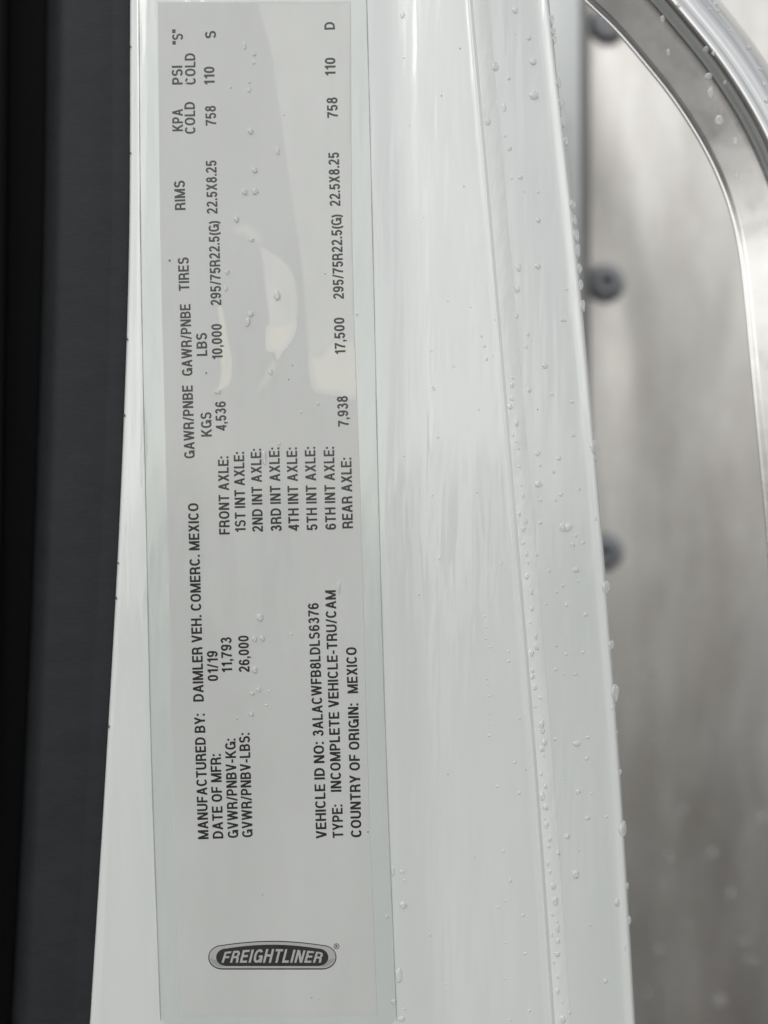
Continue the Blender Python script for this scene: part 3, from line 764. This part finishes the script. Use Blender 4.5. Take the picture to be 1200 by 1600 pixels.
# hanging off the outer edge
EDGE = [(862, 32, 5, 8), (866, 48, 4, 7), (868, 62, 4, 6), (873, 130, 5, 8), (878, 160, 5, 9), (882, 190, 5, 9), (885, 220, 5, 8), (896, 320, 6, 7), (898, 345, 5, 8), (902, 368, 6, 9), (904, 392, 5, 10), (906, 420, 5, 8), (909, 445, 4, 8), (911, 478, 5, 9), (916, 588, 4, 6), (928, 700, 6, 11), (930, 718, 4, 5), (934, 810, 5, 8), (948, 918, 7.5, 10), (956, 1008, 5.5, 7), (962, 1082, 7, 13), (959, 1107, 5, 7), (964, 1145, 3, 4), (974, 1296, 7, 12), (970, 1206, 3, 4), (980, 1385, 4, 6), (966, 1410, 5, 6), (984, 1438, 4, 6), (980, 1481, 4.4, 8)]
for x, y, rx, ry in EDGE:
    xx = min(x, cH(y) + 2.0)
    big = {918: 'bulging drop on the outer edge by the half hidden bolt', 1082: 'tall bulging drop on the outer edge below the half hidden bolt', 1296: 'lowest large bulging drop on the outer edge', 700: 'bulging drop on the outer edge between the two lower bolts'}.get(y)
    drop(xx - 1, y, rx * 1.15, ry * 1.1, -.4, Vector((.75, -1, 0)), big or 'small water drop clinging to the outer edge of the white pillar', None if big else 'water drops on the outer edge')

# on the handle: (path index fraction, across, size)
def on_handle(px, py, rx, ry, lab, group, rot=0):
    best = min(((i, t_) for i in range(len(path)) for t_ in range(0, 156, 3)), key=lambda q: (handle_at(*q) - Vector((px, py))).length)
    i, t_ = best
    hs_ = [p for p in PROF[4:30]]
    xs = [p[0] for p in hs_]; hh = [p[1] for p in hs_]
    h = float(np.interp(t_, xs, hh))
    p0 = handle_at(i, t_ - 3); p1 = handle_at(i, t_ + 3)
    a = W(p0.x, p0.y, float(np.interp(t_ - 3, xs, hh))); b_ = W(p1.x, p1.y, float(np.interp(t_ + 3, xs, hh)))
    tg = path[min(i + 1, len(path) - 1)] - path[i - 1]; tv = Vector((tg.x, 0, -tg.y))
    n = tv.cross(b_ - a)
    if n.y > 0: n = -n
    p = handle_at(i, t_)
    return drop(p.x, p.y, rx, ry, h - .01, n, lab, group, rot)
for x, y, rx, ry, lab in ((1040, 33, 4, 5, 'drop in the dark band of the handle near its top'), (1107, 81, 5, 5, 'drop on the bright bead of the handle, upper of two'), (1116, 84, 3.5, 3.5, 'small drop beside the upper drop on the handle bead'), (1107, 117, 6, 5, 'drop bridging the dark band halfway along the handle'), (1113, 148, 5, 8, 'hanging drop at the lower side of the dark band'),
                          (1124, 190, 6.5, 7.5, 'round drop on the flat side of the handle'), (1046, 85, 3, 5, 'small drop on the flat side near the top of the handle'), (1147, 217, 4, 5, 'lower right drop on the flat side of the handle'), (1134, 128, 4, 3.6, 'drop on the green grey band of the handle'), (1063, 11, 4, 4, 'topmost drop on the bead of the handle'), (1150, 270, 3, 5, 'lowest faint drop on the flat side of the handle')):
    on_handle(x, y, rx, ry, lab, None)
for _ in range(38):
    i = random.randint(12, 58); t_ = random.uniform(119, 152)
    p = handle_at(i, t_)
    r = random.uniform(1.8, 5)
    on_handle(p.x, p.y, r, r * random.uniform(.9, 1.8), 'rain drop on the bright outer side of the polished handle', 'rain drops on the handle', R(-40))
# on the plate, out of focus
for x, y, r in ((1018, 1050, 6), (1018, 1167, 5), (1045, 1338, 6), (1113, 1333, 7), (1141, 1396, 6), (1030, 1485, 6), (1075, 1445, 5), (1163, 1473, 5), (1125, 1563, 8), (1010, 1550, 6), (1066, 1267, 6), (1035, 1230, 4), (1190, 1277, 6), (1168, 1498, 4), (1180, 1503, 4), (1043, 1380, 4)):
    drop(x, y, r, r, HP, FLAT, 'blurred rain spot on the lower part of the aluminium plate', 'rain spots on the aluminium plate')
